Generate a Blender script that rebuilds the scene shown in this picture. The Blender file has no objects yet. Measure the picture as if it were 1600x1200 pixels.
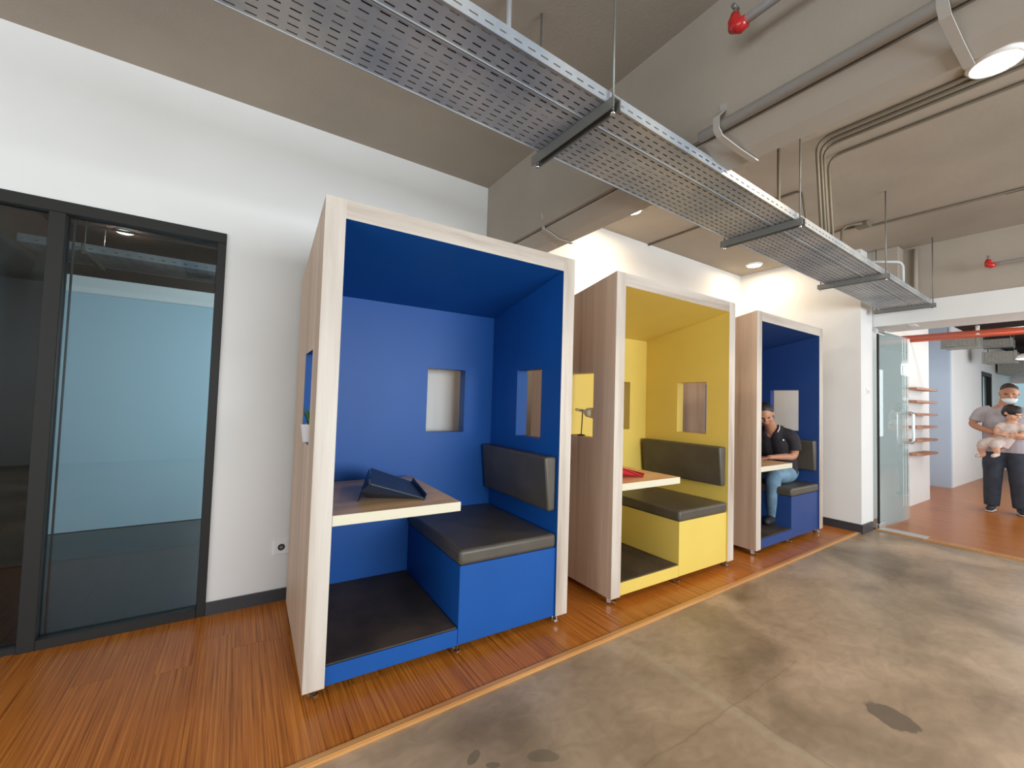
import bpy, bmesh, math, random
from mathutils import Vector, Matrix
random.seed(7)
S = bpy.context.scene
COL = S.collection

# ------------------------------------------------------------------ camera
cam_d = bpy.data.cameras.new('camera')
cam = bpy.data.objects.new('camera', cam_d); COL.objects.link(cam)
yw, pt, rl = 0.5790163, 0.0403417, 0.0299700
fw = Vector((math.sin(yw)*math.cos(pt), math.cos(yw)*math.cos(pt), math.sin(pt)))
r0 = Vector((math.cos(yw), -math.sin(yw), 0)); u0 = r0.cross(fw)
rr = r0*math.cos(rl)+u0*math.sin(rl); uu = -r0*math.sin(rl)+u0*math.cos(rl)
M = Matrix((rr, uu, -fw)).transposed().to_4x4()
M.translation = Vector((-0.27858, -1.90526, 1.28362))
cam.matrix_world = M
cam_d.sensor_fit = 'HORIZONTAL'; cam_d.sensor_width = 36; cam_d.lens = 14.7221
cam_d.clip_start = .02; cam_d.clip_end = 100
S.camera = cam

# ------------------------------------------------------------------ look, world, daylight
S.view_settings.view_transform = 'Standard'; S.view_settings.look = 'None'
S.view_settings.gamma = 1; S.view_settings.use_curve_mapping = False
S.view_settings.exposure = 0.0
S.cycles.use_denoising = True
S.cycles.max_bounces = 8; S.cycles.diffuse_bounces = 5; S.cycles.glossy_bounces = 4
S.cycles.transmission_bounces = 6; S.cycles.transparent_max_bounces = 8
S.cycles.sample_clamp_indirect = 4; S.cycles.caustics_reflective = False; S.cycles.caustics_refractive = False
W = bpy.data.worlds.new('world'); S.world = W; W.use_nodes = True
W.node_tree.nodes['Background'].inputs[0].default_value = (.55, .72, .9, 1)
W.node_tree.nodes['Background'].inputs[1].default_value = 1.0

def area_light(name, loc, size, power, col, direction, spread=180):
    d = bpy.data.lights.new(name, 'AREA'); d.shape = 'RECTANGLE'; d.size, d.size_y = size
    d.energy = power; d.color = col; d.spread = math.radians(spread)
    o = bpy.data.objects.new(name, d); COL.objects.link(o); o.location = loc
    o.rotation_euler = Vector(direction).to_track_quat('-Z', 'Y').to_euler()
    return o
DAY = (.87, .95, 1.0)
# daylight coming in through the long window bands behind and to the left of the photographer
area_light('daylight_front_window', (2.0, -5.85, 1.55), (5.2, 1.5), 380, DAY, (0, 1, 0))
area_light('daylight_left_window', (-4.35, -2.6, 1.55), (4.6, 1.5), 125, DAY, (1, 0, 0))
area_light('daylight_meeting_room', (.75, 1.75, 1.5), (.8, 1.6), 46, (.80, .95, 1.0), (-.55, 1, 0))
area_light('daylight_corridor', (9.5, -2.85, 1.5), (6.0, 1.6), 110, DAY, (0, 1, 0))
area_light('daylight_corridor_end', (15.9, -1.2, 1.4), (1.5, 1.2), 9, (.6, .9, 1.0), (-1, 0, 0))

# ------------------------------------------------------------------ materials
def nt(name):
    m = bpy.data.materials.new(name); m.use_nodes = True
    t = m.node_tree; b = t.nodes['Principled BSDF']
    return m, t, b
def N(t, typ, **kw):
    n = t.nodes.new(typ)
    for k, v in kw.items():
        if k == 'inp':
            for a, c in v.items(): n.inputs[a].default_value = c
        else: setattr(n, k, v)
    return n
def srgb(r, g, b):
    f = lambda v: (v/255/12.92) if v/255 <= .04045 else ((v/255+.055)/1.055)**2.4
    return (f(r), f(g), f(b), 1)
def plain(name, col, rough=.5, metal=0, noise=0, nscale=8, bump=0, spec=.5, bscale=60):
    m, t, b = nt(name)
    b.inputs['Base Color'].default_value = col
    b.inputs['Roughness'].default_value = rough; b.inputs['Metallic'].default_value = metal
    b.inputs['Specular IOR Level'].default_value = spec
    if noise or bump:
        tc = N(t, 'ShaderNodeTexCoord')
        if noise:
            n = N(t, 'ShaderNodeTexNoise', inp={'Scale': nscale, 'Detail': 5.0}); t.links.new(tc.outputs['Object'], n.inputs['Vector'])
            r = N(t, 'ShaderNodeValToRGB')
            r.color_ramp.elements[0].position = .3; r.color_ramp.elements[1].position = .7
            r.color_ramp.elements[0].color = tuple(c*(1-noise) for c in col[:3])+(1,)
            r.color_ramp.elements[1].color = tuple(min(1, c*(1+noise)) for c in col[:3])+(1,)
            t.links.new(n.outputs['Fac'], r.inputs[0]); t.links.new(r.outputs[0], b.inputs['Base Color'])
        if bump:
            n2 = N(t, 'ShaderNodeTexNoise', inp={'Scale': bscale, 'Detail': 3.0}); t.links.new(tc.outputs['Object'], n2.inputs['Vector'])
            bp = N(t, 'ShaderNodeBump', inp={'Strength': bump, 'Distance': .003}); t.links.new(n2.outputs['Fac'], bp.inputs['Height'])
            t.links.new(bp.outputs[0], b.inputs['Normal'])
    return m
def grain(name, cols, scale, rough=.45, detail=6, random_tint=0, bands=0, coord='Object', spec=.5, coat=0):
    """noise stretched along one axis, for wood"""
    m, t, b = nt(name)
    tc = N(t, 'ShaderNodeTexCoord'); mp = N(t, 'ShaderNodeMapping'); mp.inputs['Scale'].default_value = scale
    t.links.new(tc.outputs[coord], mp.inputs[0])
    src = mp.outputs[0]
    oi = N(t, 'ShaderNodeObjectInfo')
    ad = N(t, 'ShaderNodeVectorMath', operation='ADD'); sc = N(t, 'ShaderNodeVectorMath', operation='SCALE')
    cmb = N(t, 'ShaderNodeCombineXYZ'); 
    for k in range(3): t.links.new(oi.outputs['Random'], cmb.inputs[k])
    t.links.new(cmb.outputs[0], sc.inputs[0]); sc.inputs['Scale'].default_value = 37.0
    t.links.new(src, ad.inputs[0]); t.links.new(sc.outputs[0], ad.inputs[1]); src = ad.outputs[0]
    n = N(t, 'ShaderNodeTexNoise', inp={'Scale': 1.0, 'Detail': float(detail), 'Roughness': .62, 'Distortion': .35}); t.links.new(src, n.inputs['Vector'])
    r = N(t, 'ShaderNodeValToRGB'); cr = r.color_ramp
    cr.elements[0].position = .28; cr.elements[0].color = cols[0]
    cr.elements[1].position = .74; cr.elements[1].color = cols[-1]
    for i, c in enumerate(cols[1:-1]):
        e = cr.elements.new(.28+.46*(i+1)/(len(cols)-1)); e.color = c
    t.links.new(n.outputs['Fac'], r.inputs[0]); out = r.outputs[0]
    if random_tint:
        hs = N(t, 'ShaderNodeHueSaturation'); mr = N(t, 'ShaderNodeMapRange'); mr.inputs[3].default_value = 1-random_tint; mr.inputs[4].default_value = 1+random_tint
        t.links.new(oi.outputs['Random'], mr.inputs[0]); t.links.new(mr.outputs[0], hs.inputs['Value']); t.links.new(out, hs.inputs['Color']); out = hs.outputs[0]
    t.links.new(out, b.inputs['Base Color'])
    b.inputs['Roughness'].default_value = rough; b.inputs['Specular IOR Level'].default_value = spec
    b.inputs['Coat Weight'].default_value = coat; b.inputs['Coat Roughness'].default_value = .12
    return m
MAT = {}
MAT['wall'] = plain('white_wall_paint', (.74, .735, .72, 1), .7, noise=.03, nscale=1.5, bump=.05, spec=.2)
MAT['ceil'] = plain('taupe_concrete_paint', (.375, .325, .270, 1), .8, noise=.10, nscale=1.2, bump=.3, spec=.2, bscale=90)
MAT['duct'] = plain('grey_trunking_paint', (.40, .37, .33, 1), .5)
MAT['frame'] = plain('charcoal_frame', (.022, .021, .020, 1), .55, spec=.25)
MAT['base'] = plain('dark_baseboard', (.035, .036, .04, 1), .45)
MAT['blue'] = plain('blue_paint', (.006, .074, .30, 1), .46, noise=.05, nscale=3, bump=.08, spec=.3)
MAT['navy'] = plain('navy_paint', (.017, .052, .19, 1), .46, noise=.05, nscale=3, bump=.08, spec=.3)
MAT['yellow'] = plain('yellow_paint', (.69, .51, .11, 1), .46, noise=.03, nscale=3, bump=.08)
LC = [srgb(158, 141, 127), srgb(186, 173, 160), srgb(201, 190, 178), srgb(210, 201, 190)]
MAT['lam'] = grain('ash_laminate', LC, (9, 9, .7), .45, bands=1)
MAT['lamx'] = grain('ash_laminate_crosswise', LC, (.7, 9, 9), .45)
LC_SHADED = [srgb(156, 130, 110), srgb(184, 158, 136), srgb(198, 172, 150), srgb(208, 186, 164)]  # darker, browner laminate: the shade on booth sides is put into the colour
MAT['lam_shaded'] = grain('ash_laminate_side_shaded', LC_SHADED, (9, 9, .3), .5)
MAT['tabtop'] = grain('table_laminate', [srgb(196, 146, 100), srgb(226, 182, 136), srgb(238, 204, 160)], (1.2, 8, 8), .4)
MAT['tabedge'] = plain('cream_edge_band', srgb(214, 206, 182), .4)
MAT['leather'] = plain('dark_brown_vinyl', (.075, .062, .047, 1), .42, noise=.15, nscale=6, bump=.25, bscale=220)
MAT['mat'] = plain('worn_dark_floor_mat', (.046, .031, .020, 1), .65, noise=.45, nscale=5, bump=.4)
MAT['steel'] = plain('chromed_steel', (.72, .73, .74, 1), .18, 1)
MAT['rubber'] = plain('black_rubber', (.02, .02, .022, 1), .5)
MAT['black'] = plain('matt_black', (.012, .012, .013, 1), .5)
MAT['navyplastic'] = plain('dark_navy_board', (.012, .022, .042, 1), .42)
MAT['redplastic'] = plain('red_board', (.55, .025, .035, 1), .4)
MAT['redpaint'] = plain('red_pipe_paint', (.55, .10, .05, 1), .35)
MAT['redcap'] = plain('red_cap_plastic', (.50, .02, .02, 1), .2)
MAT['white'] = plain('white_plastic', (.8, .8, .79, 1), .4)
MAT['cream'] = plain('cream_shade', (.78, .70, .50, 1), .6)
MAT['conduit'] = plain('taupe_conduit', (.17, .14, .10, 1), .6)
MAT['pipe'] = plain('pale_grey_pipe', (.50, .51, .52, 1), .45)
MAT['galvdark'] = plain('dull_galvanised_channel', (.20, .20, .185, 1), .45, .4)
MAT['greyduct'] = plain('grey_duct_sheet', (.30, .30, .27, 1), .5, .2, noise=.15, nscale=30)
MAT['nosing'] = grain('pale_bamboo_nosing', [srgb(176, 120, 66), srgb(206, 152, 92)], (2, 20, 20), .4)
MAT['pot'] = plain('white_ceramic', (.8, .8, .8, 1), .3)
MAT['leaf'] = plain('green_leaf', (.06, .16, .035, 1), .5, noise=.4, nscale=30)
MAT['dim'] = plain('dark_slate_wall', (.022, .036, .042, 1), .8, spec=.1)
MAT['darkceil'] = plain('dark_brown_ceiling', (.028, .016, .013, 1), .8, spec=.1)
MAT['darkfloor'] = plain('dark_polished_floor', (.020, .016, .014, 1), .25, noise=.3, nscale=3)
MAT['whiteboard'] = plain('pale_blue_partition', (.40, .53, .60, 1), .8)
MAT['bluewall'] = plain('pale_blue_wall', (.45, .55, .68, 1), .6)
MAT['shelf'] = grain('teak_shelf', [srgb(140, 88, 62), srgb(190, 138, 104)], (2, 14, 14), .45)
MAT['skin'] = plain('skin', srgb(180, 128, 100), .5, noise=.06, nscale=20)
MAT['skinlight'] = plain('pale_skin', srgb(208, 160, 132), .5)
MAT['hair'] = plain('black_hair', (.012, .009, .008, 1), .5, bump=.8, bscale=150)
MAT['crop'] = plain('cropped_hair', (.045, .032, .028, 1), .7, bump=.5, bscale=200)
MAT['greyshirt'] = plain('grey_cotton', srgb(166, 160, 166), .85, noise=.08, nscale=10, bump=.4, bscale=25)
MAT['darkjeans'] = plain('dark_denim', (.035, .045, .065, 1), .85, noise=.25, nscale=12, bump=.4, bscale=25)
MAT['jeans'] = plain('washed_denim', (.14, .24, .33, 1), .85, noise=.3, nscale=12, bump=.4, bscale=25)
MAT['blackshirt'] = plain('black_polo_cotton', (.022, .018, .024, 1), .85, bump=.4, bscale=25)
MAT['shoe'] = plain('dark_trainer', (.02, .02, .025, 1), .6)
MAT['shoesole'] = plain('pale_sole', (.6, .6, .6, 1), .6)
MAT['babyshirt'] = plain('pale_pink_cotton', srgb(204, 190, 184), .85, noise=.1, nscale=30)
MAT['mask'] = plain('white_face_mask', (.7, .74, .76, 1), .8)
MAT['eye'] = plain('dark_eye', (.02, .012, .01, 1), .2)

def glass(name, tint, rough=0.0, refl=.06, mixdiff=0):
    m, t, b = nt(name)
    t.nodes.remove(b); out = t.nodes['Material Output']
    tr = N(t, 'ShaderNodeBsdfTransparent'); tr.inputs[0].default_value = tint
    gl = N(t, 'ShaderNodeBsdfGlossy', inp={'Roughness': rough}); gl.inputs[0].default_value = (1, 1, 1, 1)
    fr = N(t, 'ShaderNodeFresnel', inp={'IOR': 1.45})
    mx = N(t, 'ShaderNodeMixShader'); t.links.new(fr.outputs[0], mx.inputs[0]); t.links.new(tr.outputs[0], mx.inputs[1]); t.links.new(gl.outputs[0], mx.inputs[2])
    last = mx
    if mixdiff:
        df = N(t, 'ShaderNodeBsdfDiffuse'); df.inputs[0].default_value = (.80, .9, .9, 1)
        m2 = N(t, 'ShaderNodeMixShader', inp={0: mixdiff}); t.links.new(mx.outputs[0], m2.inputs[1]); t.links.new(df.outputs[0], m2.inputs[2]); last = m2
    t.links.new(last.outputs[0], out.inputs[0])
    return m
MAT['glass'] = glass('clear_glass_painted_sheen', (.92, .975, .965, 1), mixdiff=.16)  # diffuse share paints the bluish-white reflection of the door into its colour
MAT['glassdark'] = glass('tinted_glass', (.84, .90, .92, 1))

def emit(name, col, s):
    m, t, b = nt(name)
    b.inputs['Base Color'].default_value = (0, 0, 0, 1)
    b.inputs['Emission Color'].default_value = col; b.inputs['Emission Strength'].default_value = s
    return m
MAT['lamp'] = emit('warm_lamp_lens', (1, .86, .66, 1), 14)
MAT['lampwhite'] = emit('white_lamp_lens', (1, .96, 1, 1), 4)
MAT['window'] = emit('daylit_window', (.42, .70, .80, 1), .75)

# galvanised steel with broad blue-grey mottling
def galv():
    m, t, b = nt('galvanised_steel')
    tc = N(t, 'ShaderNodeTexCoord'); n = N(t, 'ShaderNodeTexNoise', inp={'Scale': 3.0, 'Detail': 3.0}); t.links.new(tc.outputs['Object'], n.inputs['Vector'])
    v = N(t, 'ShaderNodeTexVoronoi', inp={'Scale': 90.0}); t.links.new(tc.outputs['Object'], v.inputs['Vector'])
    r = N(t, 'ShaderNodeValToRGB'); r.color_ramp.elements[0].position = .35; r.color_ramp.elements[1].position = .65
    r.color_ramp.elements[0].color = (.33, .37, .42, 1); r.color_ramp.elements[1].color = (.52, .53, .53, 1)
    t.links.new(n.outputs['Fac'], r.inputs[0]); t.links.new(r.outputs[0], b.inputs['Base Color'])
    mr = N(t, 'ShaderNodeMapRange', inp={3: .42, 4: .55}); t.links.new(v.outputs['Color'], mr.inputs[0]); t.links.new(mr.outputs[0], b.inputs['Roughness'])
    b.inputs['Metallic'].default_value = .5
    return m
MAT['galv'] = galv()

def wood_floor(name, cols):
    m, t, b = nt(name)
    tc = N(t, 'ShaderNodeTexCoord'); g = N(t, 'ShaderNodeNewGeometry'); oi = N(t, 'ShaderNodeObjectInfo')
    mp = N(t, 'ShaderNodeMapping'); mp.inputs['Scale'].default_value = (120, 1.6, 1); t.links.new(g.outputs['Position'], mp.inputs[0])
    off = N(t, 'ShaderNodeVectorMath', operation='ADD'); sc = N(t, 'ShaderNodeMath', operation='MULTIPLY'); sc.inputs[1].default_value = 53
    t.links.new(oi.outputs['Random'], sc.inputs[0]); cb = N(t, 'ShaderNodeCombineXYZ'); t.links.new(sc.outputs[0], cb.inputs[1])
    t.links.new(mp.outputs[0], off.inputs[0]); t.links.new(cb.outputs[0], off.inputs[1])
    n = N(t, 'ShaderNodeTexNoise', inp={'Scale': 1.0, 'Detail': 4.0, 'Roughness': .6}); t.links.new(off.outputs[0], n.inputs['Vector'])
    r = N(t, 'ShaderNodeValToRGB'); r.color_ramp.elements[0].position = .30; r.color_ramp.elements[1].position = .72
    r.color_ramp.elements[0].color = cols[0]; r.color_ramp.elements[1].color = cols[2]; e = r.color_ramp.elements.new(.48); e.color = cols[1]
    t.links.new(n.outputs['Fac'], r.inputs[0])
    hs = N(t, 'ShaderNodeHueSaturation'); mr = N(t, 'ShaderNodeMapRange', inp={3: .95, 4: 1.05}); t.links.new(oi.outputs['Random'], mr.inputs[0])
    t.links.new(mr.outputs[0], hs.inputs['Value']); t.links.new(r.outputs[0], hs.inputs['Color']); t.links.new(hs.outputs[0], b.inputs['Base Color'])
    b.inputs['Roughness'].default_value = .30; b.inputs['Specular IOR Level'].default_value = .38
    return m
MAT['wood'] = wood_floor('bamboo_strip_floor', [srgb(124, 64, 18), srgb(174, 100, 34), srgb(206, 132, 56)])

def concrete():
    m, t, b = nt('polished_concrete')
    g = N(t, 'ShaderNodeNewGeometry'); P = g.outputs['Position']
    def noise(scale, det=6.0, dist=0., sv=(1, 1, 1)):
        mp = N(t, 'ShaderNodeMapping'); mp.inputs['Scale'].default_value = sv; t.links.new(P, mp.inputs[0])
        n = N(t, 'ShaderNodeTexNoise', inp={'Scale': scale, 'Detail': det, 'Distortion': dist}); t.links.new(mp.outputs[0], n.inputs['Vector']); return n.outputs['Fac']
    def ramp(f, p0, c0, p1, c1):
        r = N(t, 'ShaderNodeValToRGB'); e = r.color_ramp.elements; e[0].position = p0; e[0].color = c0; e[1].position = p1; e[1].color = c1
        t.links.new(f, r.inputs[0]); return r.outputs[0]
    def mix(f, a, c, mode='MIX'):
        x = N(t, 'ShaderNodeMix', data_type='RGBA', blend_type=mode)
        if hasattr(f, 'node'): t.links.new(f, x.inputs[0])
        else: x.inputs[0].default_value = f
        for s, v in ((6, a), (7, c)):
            if hasattr(v, 'node'): t.links.new(v, x.inputs[s])
            else: x.inputs[s].default_value = v
        return x.outputs[2]
    base = ramp(noise(1.7, 8, .6), .3, srgb(120, 102, 78), .7, srgb(186, 164, 140))
    tone = ramp(noise(.55, 3), .35, (.80, .80, .76, 1), .65, (1.08, 1.03, 1.0, 1))
    c = mix(1.0, base, tone, 'MULTIPLY')
    c = mix(.35, c, ramp(noise(9, 6, 1.2, (1, 1.6, 1)), .35, (.65, .63, .6, 1), .62, (1.1, 1.1, 1.1, 1)), 'MULTIPLY')
    def M_(op, a, b_=None):
        x = N(t, 'ShaderNodeMath', operation=op)
        for k, v in ((0, a), (1, b_)):
            if v is None: continue
            if hasattr(v, 'node'): t.links.new(v, x.inputs[k])
            else: x.inputs[k].default_value = v
        return x.outputs[0]
    sp = N(t, 'ShaderNodeSeparateXYZ'); t.links.new(P, sp.inputs[0]); X, Y = sp.outputs[0], sp.outputs[1]
    wob = M_('MULTIPLY', M_('SUBTRACT', noise(7, 4), .5), .05)
    def line(ax, v, w, y0=None, y1=None, other=None, slope=0):
        d = M_('ABSOLUTE', M_('SUBTRACT', M_('ADD', M_('ADD', ax, wob), M_('MULTIPLY', other, slope)), v))
        mr = N(t, 'ShaderNodeMapRange', inp={1: w*.35, 2: w, 3: 1.0, 4: 0.0}); t.links.new(d, mr.inputs[0]); f = mr.outputs[0]
        if y0 is not None:
            f = M_('MULTIPLY', f, M_('GREATER_THAN', other, y0)); f = M_('MULTIPLY', f, M_('LESS_THAN', other, y1))
        return f
    # filled saw cut across the aisle and two hairline joints
    c = mix(M_('MULTIPLY', line(X, 1.56, .045, -6, -.30, Y), .32), c, srgb(186, 172, 146))
    c = mix(M_('MULTIPLY', line(Y, -.885, .006, 1.0, 2.2, X), .22), c, srgb(80, 66, 52))
    c = mix(M_('MULTIPLY', line(X, 1.595, .005, -6, -.85, Y), .25), c, srgb(70, 60, 50))
    # dark oval stain, and faint puddle marks
    def blob(cx, cy, rx, ry, rot, col, amt, c):
        mp = N(t, 'ShaderNodeMapping', vector_type='TEXTURE'); mp.inputs['Location'].default_value = (cx, cy, 0); mp.inputs['Rotation'].default_value = (0, 0, rot); mp.inputs['Scale'].default_value = (rx, ry, 1000)
        t.links.new(P, mp.inputs[0]); ln = N(t, 'ShaderNodeVectorMath', operation='LENGTH'); t.links.new(mp.outputs[0], ln.inputs[0])
        d = M_('ADD', ln.outputs['Value'], M_('MULTIPLY', M_('SUBTRACT', noise(22, 3), .5), .7))
        mr = N(t, 'ShaderNodeMapRange', inp={1: .94, 2: 1.04, 3: amt, 4: 0.0}); t.links.new(d, mr.inputs[0])
        return mix(mr.outputs[0], c, col)
    c = blob(2.113, -1.278, .090, .075, math.radians(74), srgb(84, 70, 58), .75, c)
    c = blob(.50, -.535, .035, .018, .6, srgb(96, 86, 66), .6, c)
    c = blob(.545, -.60, .025, .012, -.5, srgb(96, 86, 66), .6, c)
    c = blob(.72, -.66, .06, .03, -.6, srgb(100, 90, 72), .55, c)
    t.links.new(c, b.inputs['Base Color'])
    rm = N(t, 'ShaderNodeMapRange', inp={3: .22, 4: .5}); t.links.new(noise(1.3, 5), rm.inputs[0]); t.links.new(rm.outputs[0], b.inputs['Roughness'])
    bp = N(t, 'ShaderNodeBump', inp={'Strength': .08, 'Distance': .002}); t.links.new(noise(14, 4), bp.inputs['Height']); t.links.new(bp.outputs[0], b.inputs['Normal'])
    b.inputs['Specular IOR Level'].default_value = .5
    return m
MAT['concrete'] = concrete()

# ------------------------------------------------------------------ mesh helpers
def obj(name, bm, mats, parent=None, loc=(0, 0, 0), smooth=False, **props):
    me = bpy.data.meshes.new(name); bmesh.ops.recalc_face_normals(bm, faces=bm.faces[:]); bm.to_mesh(me); bm.free()
    for m in (mats if isinstance(mats, (list, tuple)) else [mats]): me.materials.append(MAT[m])
    if smooth:
        for p in me.polygons: p.use_smooth = True
    o = bpy.data.objects.new(name, me); COL.objects.link(o); o.location = loc
    if parent: o.parent = parent
    for k, v in props.items(): o[k] = v
    return o
def thing(name, label, cat, loc=(0, 0, 0), rz=0, group=None):
    o = bpy.data.objects.new(name, None); COL.objects.link(o); o.empty_display_size = .05
    o.location = loc; o.rotation_euler = (0, 0, rz); o['label'] = label; o['category'] = cat
    if group: o['group'] = group
    return o
def box(bm, x0, y0, z0, x1, y1, z1, bev=0, seg=2, mi=0):
    vs = [bm.verts.new(p) for p in ((x0, y0, z0), (x1, y0, z0), (x1, y1, z0), (x0, y1, z0), (x0, y0, z1), (x1, y0, z1), (x1, y1, z1), (x0, y1, z1))]
    fs = [bm.faces.new([vs[i] for i in q]) for q in ((0, 3, 2, 1), (4, 5, 6, 7), (0, 1, 5, 4), (1, 2, 6, 5), (2, 3, 7, 6), (3, 0, 4, 7))]
    for f in fs: f.material_index = mi
    if bev:
        es = list({e for f in fs for e in f.edges})
        bmesh.ops.bevel(bm, geom=es, offset=bev, segments=seg, profile=.5, affect='EDGES')
    return fs
def prism(bm, poly, a0, a1, axis, mi=0):
    """polygon of 2D points extruded along an axis (the other two axes in order)"""
    def P(p, a):
        return {'x': (a, p[0], p[1]), 'y': (p[0], a, p[1]), 'z': (p[0], p[1], a)}[axis]
    A = [bm.verts.new(P(p, a0)) for p in poly]; B = [bm.verts.new(P(p, a1)) for p in poly]
    fs = [bm.faces.new(A), bm.faces.new(B[::-1])]
    for i in range(len(poly)):
        j = (i+1) % len(poly); fs.append(bm.faces.new((A[i], A[j], B[j], B[i])))
    for f in fs: f.material_index = mi
    return fs
def tube(bm, pts, r, n=10, caps=True, mi=0):
    pts = [Vector(p) for p in pts]; rings = []
    for i, p in enumerate(pts):
        d = ((pts[i]-pts[i-1]).normalized() if i else Vector((0, 0, 0)))+((pts[i+1]-pts[i]).normalized() if i < len(pts)-1 else Vector((0, 0, 0)))
        d.normalize(); a = d.orthogonal().normalized() if not rings else (rings[-1][1]-d*rings[-1][1].dot(d)).normalized()
        b = d.cross(a); rad = r[i] if isinstance(r, (list, tuple)) else r
        rings.append(([bm.verts.new(p+a*math.cos(2*math.pi*k/n)*rad+b*math.sin(2*math.pi*k/n)*rad) for k in range(n)], a))
    for (A, _), (B, _) in zip(rings, rings[1:]):
        for k in range(n):
            f = bm.faces.new((A[k], A[(k+1) % n], B[(k+1) % n], B[k])); f.material_index = mi; f.smooth = True
    if caps: bm.faces.new(rings[0][0]).material_index = mi; bm.faces.new(rings[-1][0][::-1]).material_index = mi
def bend(pts, rad=.05, n=5):
    """round the inner corners of a polyline"""
    P = [Vector(p) for p in pts]; out = [P[0]]
    for a, b, c in zip(P, P[1:], P[2:]):
        r = min(rad, (a-b).length*.45, (c-b).length*.45); p, q = b+(a-b).normalized()*r, b+(c-b).normalized()*r
        for k in range(n+1):
            u = k/n; out.append(p*(1-u)**2+b*2*u*(1-u)+q*u*u)
    out.append(P[-1]); return out
def lathe(bm, prof, c=(0, 0, 0), n=20, mi=0):
    rings = [[bm.verts.new((c[0]+r*math.cos(2*math.pi*k/n), c[1]+r*math.sin(2*math.pi*k/n), c[2]+z)) for k in range(n)] for r, z in prof]
    for A, B in zip(rings, rings[1:]):
        for k in range(n):
            f = bm.faces.new((A[k], A[(k+1) % n], B[(k+1) % n], B[k])); f.material_index = mi; f.smooth = True
    bm.faces.new(rings[0]); bm.faces.new(rings[-1])
def new(): return bmesh.new()
def struct(name, bm, mats, **k):
    o = obj(name, bm, mats, **k); o['kind'] = 'structure'; return o
def sbox(name, mat, *c):
    bm = new(); box(bm, *c); return struct(name, bm, mat)

# ------------------------------------------------------------------ room shell
ZC = 3.05
sbox('floor', 'concrete', -4.5, -6, -.10, 5.70, 1.10, -.012)
sbox('ceiling', 'ceil', -4.5, -6, ZC, 5.68, 1.14, ZC+.1)
# wall behind the booths with the glazed opening at its left
DX0, DX1, DZ = -2.10, -.375, 2.225
bm = new()
box(bm, -4.5, 1.10, 0, DX0, 1.25, ZC); box(bm, DX0, 1.10, DZ, DX1, 1.25, ZC); box(bm, DX1, 1.10, 0, 5.31, 1.25, ZC)
struct('wall_back', bm, 'wall')
sbox('wall_right', 'wall', 5.31, -.20, -.012, 5.65, 1.25, ZC)
bm = new()
box(bm, -4.6, -6.1, -.1, -.6, -6.0, ZC); box(bm, 4.6, -6.1, -.1, 5.7, -6.0, ZC)
box(bm, -.6, -6.1, -.1, 4.6, -6.0, .8); box(bm, -.6, -6.1, 2.3, 4.6, -6.0, ZC)
struct('wall_front', bm, 'wall')
bm = new()
box(bm, -4.6, -6.0, -.1, -4.5, -4.9, ZC); box(bm, -4.6, -.3, -.1, -4.5, 1.25, ZC)
box(bm, -4.6, -4.9, -.1, -4.5, -.3, .8); box(bm, -4.6, -4.9, 2.3, -4.5, -.3, ZC)
struct('wall_left', bm, 'wall')
# wall with the corridor opening: taupe upper part, white header with soffit
sbox('trim_1', 'ceil', 5.68, -6.0, 2.465, 6.2, .2, ZC)
bm = new(); box(bm, 5.665, -6.0, 2.235, 6.2, -.20, 2.465); struct('trim_2', bm, 'wall')
sbox('wall_end', 'wall', 5.68, -6.0, -.012, 5.85, -2.9, 2.235)
# baseboards
sbox('baseboard_back', 'base', DX1+.0, 1.085, 0, 5.31, 1.10, .072)
sbox('baseboard_right', 'base', 5.295, -.20, 0, 5.31, 1.085, .085)
sbox('baseboard_pillar', 'base', 5.295, -.215, -.012, 5.60, -.20, .085)

# raised bamboo floor in separate boards, with a pale nosing along the concrete
edge = lambda x: -.283+.0195*x
fl = bpy.data.objects.new('floor_wood', None); COL.objects.link(fl); fl['kind'] = 'structure'; fl['label'] = 'raised bamboo plank floor under the booths'
bm = new(); prism(bm, [(-4.5, edge(-4.5)+.01), (5.30, edge(5.3)+.01), (5.30, 1.10), (-4.5, 1.10)], -.012, -.004, 'z'); obj('underlay', bm, 'base', fl)
x = -3.6; PW = .146
while x < 5.29:
    x1 = min(x+PW, 5.30); cut = random.uniform(.05, .95)
    for (a, b_) in ((edge(x)+.034, cut-.0006), (cut+.0006, 1.10)):
        bm = new(); box(bm, x+.0005, a, -.006, x1-.0005, b_, random.uniform(-.0004, .0004)); obj('plank', bm, 'wood', fl)
    x = x1
bm = new()
p = [(-4.5, edge(-4.5)), (5.30, edge(5.3)), (5.30, edge(5.3)+.034), (-4.5, edge(-4.5)+.034)]
prism(bm, p, -.012, .004, 'z'); bmesh.ops.bevel(bm, geom=[e for e in bm.edges if all(v.co.z > 0 for v in e.verts)], offset=.004, segments=2, affect='EDGES')
struct('trim_3', bm, 'nosing')

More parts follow.
